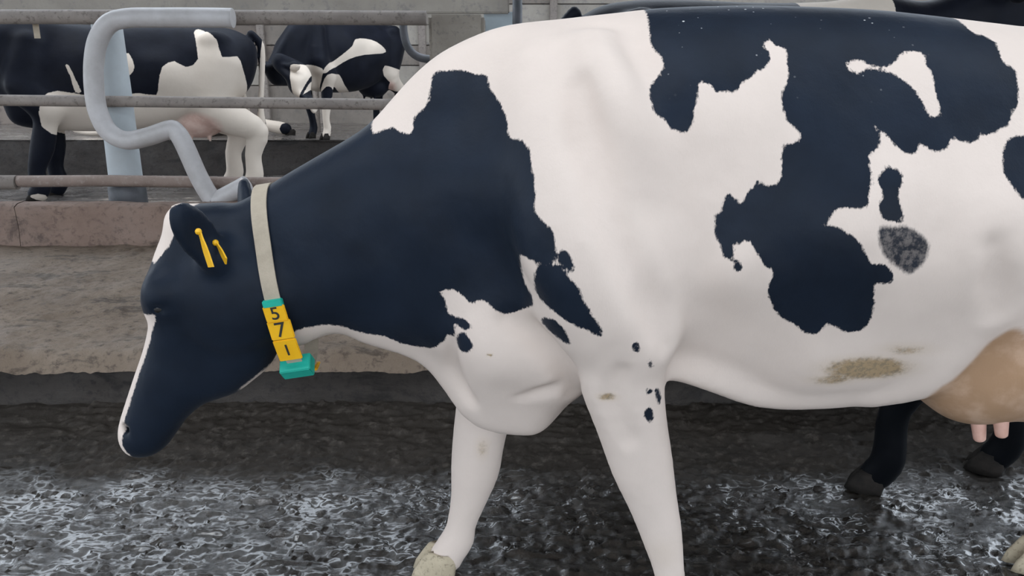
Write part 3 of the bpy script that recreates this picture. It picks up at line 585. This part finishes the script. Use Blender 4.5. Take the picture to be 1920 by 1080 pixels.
#np.sqrt(((V[:, 0]-UD[0])/.235)**2+((V[:, 1]-UD[1])/.28)**2+((V[:, 2]-UD[2])/.185)**2)-.72)/.22, 0, 1)*(V[:, 1] > -.30)*np.clip((.74-V[:, 2])/.03, 0, 1)
dirt = np.zeros(len(V))
for cx, cz, rx, rz_, a in DIRT:
    dirt = np.maximum(dirt, a*np.clip(1.25-np.sqrt(((V[:, 0]-cx)/rx)**2+((V[:, 2]-cz)/rz_)**2), 0, 1))
dirt *= (V[:, 1] < .1)
body = put_mesh('body', V, Q, M['hide'], cow, coat=coat, roan=roan, skin=skin, dirt=dirt)
BV = BVHTree.FromPolygons([Vector(v) for v in V.tolist()], Q.tolist())
for hx, hy in MAIN_HOOVES: hoof(cow, hx, hy, .0, rnd.uniform(-.1, .1), 1.0, HOOF_PALE)
for p, q in TEATS:
    obj('teat', tube_mesh('teat', [p, [p[i]*.75+q[i]*.25 for i in range(3)], [p[i]*.3+q[i]*.7 for i in range(3)], [p[i]*.08+q[i]*.92 for i in range(3)], q], [.021, .016, .0135, .012, .005], 14, 3), M['teat'], cow)
for s in (-1, 1): ball('eye', .022, cow, (EYE[0], s*EYE[1], EYE[2]), M['eye'], (1, .8, .8))
# ear tags clipped through the near ear
def tag_plate(parent, a, b, wd, nrm):
    a, b, nrm = Vector(a), Vector(b), Vector(nrm).normalized(); t = (b-a).normalized(); sd = t.cross(nrm)
    bm = bmesh.new(); prof = [(0, .45), (.2, .5), (.42, .85), (.6, 1), (1, 1)]; L = (b-a).length; rows = []
    for f, ww in prof:
        c = a+t*L*f; rows.append([bm.verts.new(c+sd*wd/2*ww*s+nrm*n) for s, n in ((-1, -.0016), (1, -.0016), (1, .0016), (-1, .0016))])
    for r0, r1 in zip(rows[:-1], rows[1:]):
        for k in range(4): bm.faces.new((r0[k], r0[(k+1) % 4], r1[(k+1) % 4], r1[k]))
    bm.faces.new(rows[0]); bm.faces.new(rows[-1][::-1]); bmesh.ops.recalc_face_normals(bm, faces=bm.faces[:])
    bmesh.ops.create_uvsphere(bm, u_segments=10, v_segments=6, radius=.0065, matrix=Matrix.Translation(a+nrm*.002))
    me = bpy.data.meshes.new('ear_tag'); bm.to_mesh(me); bm.free()
    o = obj('ear_tag', me, M['yellow'], parent); return o
for a, b, wd, nrm in EAR_TAGS: tag_plate(cow, a, b, wd, nrm)['label'] = 'yellow ear tag'

# collar: webbing loop fitted round the neck, number plates threaded on it
COL_TOP, COL_BOT = Vector(COLLAR[0]), Vector(COLLAR[1])
ax_u = (COL_TOP-COL_BOT).normalized(); ax_y = Vector((0, -1, 0)); cc = COL_BOT.lerp(COL_TOP, .52)
ringc, n_ring = [], 96
for k in range(n_ring):
    a = 2*math.pi*k/n_ring; d = ax_u*math.cos(a)+ax_y*math.sin(a)
    hit = BV.ray_cast(cc+d*.6, -d, .6); r = (hit[0]-cc).length if hit[0] else .1
    ringc.append(r+.006+(.05*max(0, -math.cos(a)-.72)/.28 if math.cos(a) < -.72 else 0))
for _ in range(3): ringc = [max(ringc[k], (ringc[k-1]+ringc[k]+ringc[(k+1) % n_ring])/3) for k in range(n_ring)]
def col_pt(a, off=0.0):
    f = (a/(2*math.pi)*n_ring) % n_ring; i = int(f); r = ringc[i]*(1-(f-i))+ringc[(i+1) % n_ring]*(f-i)
    return cc+(ax_u*math.cos(a)+ax_y*math.sin(a))*(r+off)
def col_frame(a):
    t = (col_pt(a+.03)-col_pt(a-.03)).normalized(); sd = ax_u.cross(ax_y).normalized(); n = t.cross(sd)
    if n.dot(col_pt(a)-cc) < 0: n = -n
    return t, sd, n.normalized()
collar = tag(empty('collar', tuple(COL_BOT)), 'cream webbing collar with yellow number plates and green clips on the big cow', 'collar')
def rel(me, o_): me.transform(Matrix.Translation(-Vector(o_.location))); return me
V_, F_ = [], []
for k in range(n_ring):
    a = 2*math.pi*k/n_ring; t, sd, n = col_frame(a); p = col_pt(a)
    for s, h in ((-1, 0), (1, 0), (1, .0035), (-1, .0035)): V_.append(p+sd*.0165*s+n*h)
for k in range(n_ring):
    for j in range(4): F_.append((k*4+j, k*4+(j+1) % 4, ((k+1) % n_ring)*4+(j+1) % 4, ((k+1) % n_ring)*4+j))
obj('strap', rel(meshdata('strap', V_, F_), collar), M['strap'], collar, False)
def plate(name, a, w_, l_, th, m, off=.006, parent=collar, tilt=0.0):
    t, sd, n = col_frame(a); p = col_pt(a, off)
    if t.z > 0: t = -t
    X = n.cross(t).normalized()
    if X.x < 0: X = -X
    up = -t; nn = X.cross(up).normalized()
    Mx = Matrix((X, up, nn)).transposed().to_4x4(); Mx.translation = p
    if tilt: Mx = Mx @ Matrix.Rotation(tilt, 4, 'Z')
    me = box_mesh(name, (-w_/2, -l_/2, -th/2), (w_/2, l_/2, th/2), .0018); me.transform(Mx)
    return obj(name, rel(me, collar), m, parent), Mx
def digit(ch, Mx, th, size, parent):
    cu = bpy.data.curves.new('digit', 'FONT'); cu.body = ch; cu.size = size; cu.align_x = 'CENTER'; cu.align_y = 'CENTER'; cu.extrude = .0006
    cu.offset = .0001
    t_ = bpy.data.objects.new('tmp', cu); C.objects.link(t_); dg = bpy.context.evaluated_depsgraph_get(); dg.update()
    me = bpy.data.meshes.new_from_object(t_.evaluated_get(dg)); bpy.data.objects.remove(t_)
    me.materials.clear(); me.transform(Mx @ Matrix.Translation((0, 0, th/2+.0006)))
    return obj('digit', rel(me, collar), M['ink'], parent)
top_clip, _ = plate('clip', 1.995, .042, .016, .012, M['green'])
for ch_, a, w_, l_, sz in [(5, 2.14, 0.046, 0.036, 0.041), (7, 2.38, 0.05, 0.044, 0.049), (1, 2.6, 0.05, 0.054, 0.04), (0, 3.2, 0.045, 0.036, 0.02)]:
    pl, Mx = plate('number_plate', a, w_, l_, .006, M['yellow'], .009)
    if ch_ > 0: digit(str(int(ch_)), Mx, .006, sz, pl)
plate('clip', 2.85,   .068, .034, .040, M['green'], .004)


# ---------------------------------------------------------------- the other cattle: facing -X, feet at z = 0
G_HEAD_UP = [(-1.20, 1.47), (-1.28, 1.49), (-1.36, 1.44), (-1.46, 1.36), (-1.58, 1.24), (-1.67, 1.14), (-1.69, 1.07), (-1.65, 1.02), (-1.57, 1.02), (-1.47, 1.08), (-1.36, 1.12), (-1.24, 1.16), (-1.16, 1.26)]
def generic_field(h, neck='up', fore=((-.55, 0.), (-.62, 0.)), hind=((.78, 0.), (.70, 0.)), udder=True, head_yaw=0.0, tail_dx=0.0, ls=1.0):
    """fore / hind: hoof x and ground height for the near (-y) and far (+y) leg"""
    f = Field((-1.85, -.62, -.02), (1.12, .62, 1.62), h)
    if neck == 'up':
        nk = [(-1.16, 1.46), (-1.05, 1.43), (-.85, 1.38)]; un = [(-.86, .80), (-.94, .94), (-1.05, 1.06), (-1.18, 1.16), (-1.26, 1.30)]
        hd = [(x, z) for x, z in G_HEAD_UP]
    elif neck == 'low':
        nk = [(-1.28, .93), (-1.12, 1.10), (-.90, 1.30)]; un = [(-.86, .62), (-.98, .62), (-1.12, .62), (-1.25, .64), (-1.36, .78)]
        a = math.radians(52); hd = [(-1.30+(x+1.22)*math.cos(a)-(z-1.40)*math.sin(a), .90+(x+1.22)*math.sin(a)+(z-1.40)*math.cos(a)) for x, z in G_HEAD_UP]
    else:
        nk = [(-1.30, 1.12), (-1.15, 1.22), (-.92, 1.34)]; un = [(-.86, .72), (-.96, .78), (-1.10, .78), (-1.24, .80), (-1.36, .95)]
        px0, pz0, a = -1.22, 1.40, math.radians(38); hd = []
        for x, z in G_HEAD_UP:
            dx, dz = x-px0, z-pz0; hd.append((-1.33+dx*math.cos(a)-dz*math.sin(a), 1.08+dx*math.sin(a)+dz*math.cos(a)))
    T = nk+[(-.62, 1.41), (-.35, 1.375), (0, 1.37), (.38, 1.385), (.64, 1.38), (.82, 1.345), (.94, 1.25), (.96, 1.10), (.90, .90), (.78, .76), (.60, .67), (.35, .59), (.05, .535), (-.30, .53), (-.55, .55), (-.74, .58), (-.82, .64)]+un
    W = [(-1.15, 1.3, .09), (-1.0, 1.2, .11), (-.85, 1.1, .15), (-.62, 1.3, .14), (-.6, .9, .23), (-.75, .65, .12), (-.2, 1.0, .31), (.2, 1.0, .345), (.2, .7, .30), (.2, 1.3, .26), (.6, 1.1, .31), (.85, 1.1, .22), (.6, 1.33, .27)]
    if neck != 'up': W += [(-1.2, .95, .09)]
    R = [(-1.15, 1.3, .14), (-1.0, 1.1, .16), (-.75, .8, .22), (-.3, .9, .36), (.3, .9, .38), (.7, 1.0, .34), (.9, 1.1, .26)]
    yaw = [(-1.0, 1.0, 0.), (-.8, 1., 0.), (0, 1., 0.), (-1.25, 1.2, head_yaw*.35)]
    f.inflate(T, W, R, .02, yaw if head_yaw else None, 2.2, 4)
    hx = sum(p[0] for p in hd)/len(hd); hz = sum(p[1] for p in hd)/len(hd)
    muz = min(hd, key=lambda p: p[0]+p[1]*.6); pol = hd[1]
    HW = [(pol[0], pol[1], .09), (hx, hz, .10), (muz[0], muz[1], .07)]
    f.inflate(hd, HW, [(hx, hz, .10)], .04, [(pol[0], pol[1], head_yaw*.5), (hx, hz, head_yaw*.9), (muz[0], muz[1], head_yaw*1.4)] if head_yaw else None, 2.3, 2)
    for s in (-1, 1):
        f.cone((pol[0]+.03, s*.07+head_yaw*.5, pol[1]-.07), (pol[0]+.06, s*.21+head_yaw*.5, pol[1]-.09), .022, .03, .02)
        f.ell((pol[0]+.055, s*.20+head_yaw*.5, pol[1]-.085), (.035, .085, .055), .02)
        f.ell((.62, s*.25, 1.26), (.10, .06, .07), .07)
        f.chain([(-.62, s*.15, 1.22, .07), (-.70, s*.21, .90, .10), (-.56, s*.20, .72, .095)], .06, .08, .75)
    for (x, g), s in zip(fore, (-1, 1)):
        kx = -.56+(x+.58)*.55-(.10 if g > 0 else 0); kz = .42+g*.8
        f.chain([(-.57, s*.19, .74, .095), (-.56+(kx+.56)*.3, s*.175, .62, .078), (kx, s*.16, kz, .060*ls), (x+.015, s*.15, .24+g, .043*ls), (x+.03, s*.15, .12+g, .049*ls), (x, s*.15, .055+g, .050*ls)], .03, .05, .85)
    for (x, g), s in zip(hind, (-1, 1)):
        hk = .83+(x-.75)*.8
        f.chain([(.66, s*.17, 1.08, .19), (.55+(x-.75)*.2, s*.19, .76, .145), (.67+(x-.75)*.5, s*.18, .62, .10*ls), (hk, s*.165, .50, .072*ls), (x+.03, s*.16, .30, .048*ls), (x+.03, s*.16, .13, .052*ls), (x, s*.16, .06, .052*ls)], .03, .06, .8)
    if udder:
        f.ell((.48, 0, .60), (.20, .19, .15), .04)
        for tx in (.40, .54):
            for s in (-1, 1): f.cone((tx, s*.08, .50), (tx, s*.085, .425), .018, .011, .015)
    f.chain([(.93, 0, 1.32, .035), (1.0, 0, 1.22, .028), (1.0+tail_dx*.5, 0, .95, .024), (.99+tail_dx, 0, .70, .024), (.98+tail_dx, 0, .52, .042), (.97+tail_dx, 0, .38, .02)], .02)
    return f
def lying_field(h):
    """resting on the brisket, near hind leg stretched back"""
    f = Field((-1.85, -.75, -.02), (1.95, .62, 1.15), h)
    T = [(-1.18, .98), (-1.05, .95), (-.82, .88), (-.60, .86), (-.3, .80), (0, .79), (.4, .80), (.66, .79), (.84, .72), (.93, .58), (.92, .30), (.82, .06), (.5, .0), (0, -.01), (-.5, .0), (-.75, .06), (-.85, .22), (-.98, .42), (-1.12, .62), (-1.24, .80)]
    f.inflate(T, [(-1.1, .8, .10), (-.9, .65, .15), (-.6, .4, .27), (0, .35, .42), (.5, .35, .43), (.85, .4, .26), (0, .72, .28)], [(-1.1, .8, .13), (-.7, .4, .26), (0, .4, .32), (.7, .4, .30)], .02)
    hd = [(x+.02, z-.48) for x, z in G_HEAD_UP]
    f.inflate(hd, [(-1.2, .95, .09), (-1.35, .82, .10), (-1.6, .6, .07)], [(-1.4, .8, .10)], .04)
    for s in (-1, 1):
        f.ell((-1.20, s*.17, .88), (.035, .09, .055), .02)
        f.chain([(-.62, s*.24, .25, .11), (-.78, s*.30, .12, .07), (-1.02, s*.30, .10, .055), (-.85, s*.36, .05, .042), (-.68, s*.38, .05, .042)], .03, .05)
    f.chain([(.55, -.34, .40, .17), (.42, -.44, .22, .13), (.72, -.46, .20, .11), (1.05, -.46, .20, .09), (1.32, -.46, .14, .065), (1.50, -.46, .10, .075), (1.60, -.46, .08, .07)], .03, .05)
    f.chain([(.55, .30, .35, .17), (.40, .40, .20, .12), (.72, .44, .10, .07), (.50, .48, .06, .045)], .03, .05)
    f.chain([(.92, 0, .68, .035), (1.0, .05, .45, .025), (1.02, .15, .15, .02), (1.0, .30, .05, .035)], .02)
    f.ell((.62, -.30, .14), (.18, .20, .13), .04)
    return f
def place_cow(field, loc, rz, sc, label, m, black, white, hooves, skin=None, eyes=None, turn=None):
    V, Q = field.mesh(2); t = tag(empty('cow', loc, rz, sc), label, 'cow')
    sk = np.zeros(len(V))
    if skin:
        for cx, cy, cz, rx, ry, rz_ in skin:
            sk = np.maximum(sk, np.clip(1.3-np.sqrt(((V[:, 0]-cx)/rx)**2+((V[:, 1]-cy)/ry)**2+((V[:, 2]-cz)/rz_)**2), 0, 1))
    put_mesh('body', V, Q, m, t, coat=coat_field(black, white, V, turn), skin=np.minimum(sk*3, 1))
    for hx, hy, hz in hooves: hoof(t, hx, hy, hz)
    if eyes:
        for e in eyes: ball('eye', .024, t, e, M['eye'])
    return t
def std_hooves(fore, hind): return [(x-.02, s*.15, g) for (x, g), s in zip(fore, (-1, 1))]+[(x-.02, s*.16, g) for (x, g), s in zip(hind, (-1, 1))]
ALL = [(-3, -1), (3, -1), (3, 3), (-3, 3)]
EYES_UP = [(-1.37, -.10, 1.345), (-1.37, .10, 1.345)]
# the dark cow whose black hind legs show under the big cow's belly; it steps up onto the walkway
fo, hi = ((-.58, .26), (-.50, .26)), ((.60, 0.), (.92, 0.))
place_cow(generic_field(.015, 'down', fo, hi, True), (0.7599, 1.0362, 0.0), -0.576, (.97, 1.1, .95), 'black cow standing behind the big cow with only its dark hind legs showing', M['hide_dark'], [ALL], [], std_hooves(fo, hi))
# dark cow on the walkway
fo, hi = ((-.55, 0.), (-.60, 0.)), ((.78, 0.), (.70, 0.))
place_cow(generic_field(.018, 'up', fo, hi, True), (1.25, 2.62, 0.26), 3.1416, (1, 1, 1.0), 'black cow with a cream patch standing far behind the big cow, its back just above', M['hide_far'], [ALL], [[(-0.62, 1.1), (-0.62, 1.6), (-0.25, 1.6), (-0.22, 1.15)]], std_hooves(fo, hi))
# cow standing in the stall behind the loop divider
fo, hi = ((-.70, 0.), (-.60, 0.)), ((.82, 0.), (.70, 0.))
place_cow(generic_field(.014, 'up', fo, hi, True, 0.0, -.03, 1.35), (-3.28, 5.35, 0.26), 0.4363, (1.12, 1.05, 1.03), 'black cow with cream hindquarters and pink udder standing behind the rails', M['hide_far'], [ALL], [[(0.4895, 1.3221), (0.5537, 1.339), (0.6384, 1.2553), (0.6631, 1.122), (0.7795, 1.131), (0.8154, 1.0271), (0.8499, 0.8974), (0.8687, 0.7496), (1.0298, 0.4436), (0.9823, -0.2523), (0.4057, -0.2059), (0.4091, 0.1675), (0.1729, 0.3769), (-0.2468, 0.4887), (-0.4646, 0.4964), (-0.6033, 0.5925), (-0.5777, 0.8022), (-0.4719, 0.8607), (-0.312, 0.829), (-0.053, 0.826), (0.0549, 0.8403), (0.1748, 0.8234), (0.1975, 0.917), (0.2367, 1.0411), (0.3231, 1.088), (0.4018, 1.0417), (0.4913, 1.1048)], [(-0.3977, 1.0502), (-0.3772, 1.0543), (-0.3431, 0.9425), (-0.3194, 0.8536), (-0.3601, 0.854), (-0.3745, 0.9626)], [(0.003, 1.1453), (0.0327, 1.1254), (0.0491, 1.0439), (0.0179, 0.9824), (-0.0139, 0.9824)], [(-0.7399, 0.0561), (-0.6486, 0.0499), (-0.6371, -0.0543), (-0.7627, -0.0449)], [(1.0148, 1.2972), (1.0642, 1.2892), (1.029, 1.0271), (0.9835, 0.5655), (0.9284, 0.5669), (0.9703, 1.027)], [(-0.9457, 0.7763), (-0.8414, 0.6696), (-0.8117, 0.3909), (-0.8365, 0.3052), (-1.0071, 0.3133)]], std_hooves(fo, hi), [(.48, 0, .56, .17, .3, .13)], EYES_UP)
# cow resting on the bed behind it
place_cow(lying_field(.016), (-3.92, 7.55, 0.62), 0.0698, (0.88, 0.9, 0.9), 'cream cow lying on the raised bed with one hind leg stretched out', M['hide_far'], [[(1.5636, 0.1429), (1.7619, 0.1677), (1.8531, 0.0584), (1.7499, -0.0055), (1.555, 0.0277)], [(-1.9, 0.6), (-0.9, 0.5), (-0.9, 1.2), (-1.9, 1.2)]], [], [(1.66, -.46, .0)])
# cow with the white blaze
fo, hi = ((-.60, 0.), (-.50, 0.)), ((.78, 0.), (.70, 0.))
place_cow(generic_field(.014, 'low', fo, hi, True, -.48), (-1.7743, 7.1918, 0.62), 1.0472, (0.88, 0.92, 0.88), 'black and white cow with a white blaze lowering its head at the far stalls', M['hide_far'], [ALL], [[(-0.3186, 0.8365), (-0.2372, 0.843), (-0.1317, 0.8039), (-0.1424, 0.7387), (-0.1972, 0.6206), (-0.2684, 0.4619), (-0.3085, 0.4752), (-0.3244, 0.6469), (-0.3328, 0.7648)], [(0.1649, 1.1403), (0.2557, 1.1535), (0.3651, 1.1204), (0.4515, 1.0339), (0.4217, 0.9872), (0.2466, 0.9672), (0.1045, 0.9136), (-0.0113, 0.8396), (-0.0999, 0.7586), (-0.1345, 0.7654), (-0.0653, 0.8733), (0.0519, 0.9738), (0.14, 1.0606)], [(-0.0918, 0.7385), (-0.0091, 0.7385), (0.0194, 0.6317), (0.0357, 0.5511), (-0.0103, 0.4702), (-0.0884, 0.321), (-0.1183, 0.0465), (-0.0809, -0.0367), (-0.3202, -0.0367), (-0.2633, 0.198), (-0.24, 0.3482), (-0.079, 0.4837), (-0.0727, 0.5914), (-0.1273, 0.6049), (-0.2005, 0.5377), (-0.1671, 0.6317)], [(0.4323, 0.8475), (0.5857, 0.7929), (0.7822, 0.7381), (0.7734, 0.4759), (0.5751, 0.5175), (0.4341, 0.5591), (0.4661, 0.642), (0.4057, 0.7244)]], std_hooves(fo, hi), [(.48, 0, .56, .17, .3, .13)], None, 1.0472)


# ================================================================ rails, post, loop divider, pillar
def px_tube(name, pts, r, m, label, cat, sn=0, group=None):
    o = obj(name, tube_mesh(name, pts, r, 14, sn), m); return tag(o, label, cat, group)
px_tube('loop_divider', [(-1.6354, 3.22, 1.5943), (-1.8133, 3.22, 1.5973), (-2.0634, 3.22, 1.5973), (-2.2514, 3.22, 1.5943), (-2.3647, 3.22, 1.5646), (-2.4429, 3.22, 1.4718), (-2.4865, 3.22, 1.3354), (-2.5041, 3.22, 1.1814), (-2.4985, 3.22, 1.0563), (-2.4522, 3.22, 0.9423), (-2.3553, 3.22, 0.888), (-2.2231, 3.22, 0.9072), (-2.0786, 3.22, 0.9519), (-2.0412, 3.22, 0.9391), (-2.0004, 3.22, 0.8655), (-1.9323, 3.22, 0.6708), (-1.8723, 3.22, 0.5454), (-1.8417, 3.22, 0.5187), (-1.752, 3.22, 0.5586), (-1.6309, 3.22, 0.6215)], .056, M['steel'], 'galvanised steel tube bent into a loop stall divider', 'stall divider', 6)
px_tube('rail', [(-3.9914, 3.36, 1.1209), (-3.1668, 3.36, 1.1209), (-1.8485, 3.36, 1.1081), (-0.5286, 3.36, 1.092), (1.1238, 3.36, 1.0823)], .034, M['rail'], 'grey steel rail running at mid height across the stalls', 'rail')
px_tube('rail', [(-3.1313, 3.36, 0.6197), (-2.5723, 3.36, 0.6231), (-1.6257, 3.36, 0.6096), (-0.2033, 3.36, 0.6028), (1.1526, 3.36, 0.5926)], .037, M['rust'], 'rusty brown lower rail just above the kerb', 'rail')
px_tube('rail', [(-4.2683, 3.36, 0.6062), (-3.1392, 3.36, 0.613)], .046, M['rail'], 'short thick rail end at the left edge above the kerb', 'rail')
px_tube('rail', [(-4.0495, 3.36, 1.6124), (-2.1215, 3.36, 1.6094), (-0.5145, 3.36, 1.6033)], .042, M['rail'], 'dark grey top rail above the black cow', 'rail')
a, b = [(-4.4661, 3.9, 1.7117), (-2.3398, 3.9, 1.7083), (-0.0177, 3.9, 1.7016)][0], [(-4.4661, 3.9, 1.7117), (-2.3398, 3.9, 1.7083), (-0.0177, 3.9, 1.7016)][-1]
tag(obj('timber_beam', box_mesh('timber_beam', (a[0], a[1]-.03, a[2]-.045), (b[0], a[1]+.05, a[2]+.045), .008)), 'pale weathered timber beam above the top rail', 'beam').data.materials.append(M['board3'])
x, y = (-2.5159, 3.5)
post = tag(empty('post', (x, y, .26)), 'thick pale blue post behind the loop divider', 'post')
obj('shaft', tube_mesh('shaft', [(0, 0, .0), (0, 0, .30), (0, 0, .9), (0, 0, 1.36)], [.105, .103, .096, .088], 28), M['post'], post)
obj('foot', tube_mesh('foot', [(0, 0, -.02), (0, 0, .31), (0, 0, .33)], [.118, .116, .104], 24), M['dark'], post)
px_tube('loop_divider', [(-0.8169, 4.6, 1.6593), (-0.8156, 4.6, 1.583), (-0.7984, 4.6, 1.4984), (-0.76, 4.6, 1.4365), (-0.6965, 4.6, 1.3976), (-0.5997, 4.6, 1.3821), (-0.4866, 4.6, 1.3665), (-0.4386, 4.6, 1.1), (-0.4386, 4.6, 0.25)], .030, M['dark'], 'dark curved tube divider in front of the far boards', 'stall divider', 5)
x0, y0, x1, z1 = (-0.5281, 3.6, -0.1779, 1.6409)
pil = tag(obj('pillar', box_mesh('pillar', (x0, y0, .24), (x1, y0+.34, z1), .018, .002, 3), M['concrete']), 'square grey concrete pillar behind the big cow neck', 'pillar')
x0, y0, x1, z1 = (-0.1917, 3.9, -0.0071, 1.6848)
tag(obj('panel', box_mesh('panel', (x0, y0+.10, .24), (x1+.02, y0+.13, z1), .004), M['sheet']), 'pale blue metal panel beside the concrete pillar', 'panel')
x, y = (0.0349, 3.8)
tag(obj('pole', tube_mesh('pole', [(x, y, .24), (x, y, 1.0), (x, y, 2.2)], .032, 14), M['dark']), 'dark upright pole beside the pale panel', 'pole')
x, y = (-2.2909, 7.9)
tag(obj('pole', tube_mesh('pole', [(x, y, .25), (x, y, 1.0), (x, y, 2.3)], .032, 14), M['rail']), 'slim grey upright pole left of the blazed cow', 'pole')
x0, y0, x1, z0, z1 = (-2.9439, 3.44, -2.9053, 1.4898, 1.5804)
tag(obj('hanging_card', box_mesh('hanging_card', (x0, y0, z0), (x1, y0+.004, z1), .001), M['strap']), 'small cream card hanging from the top rail', 'card')
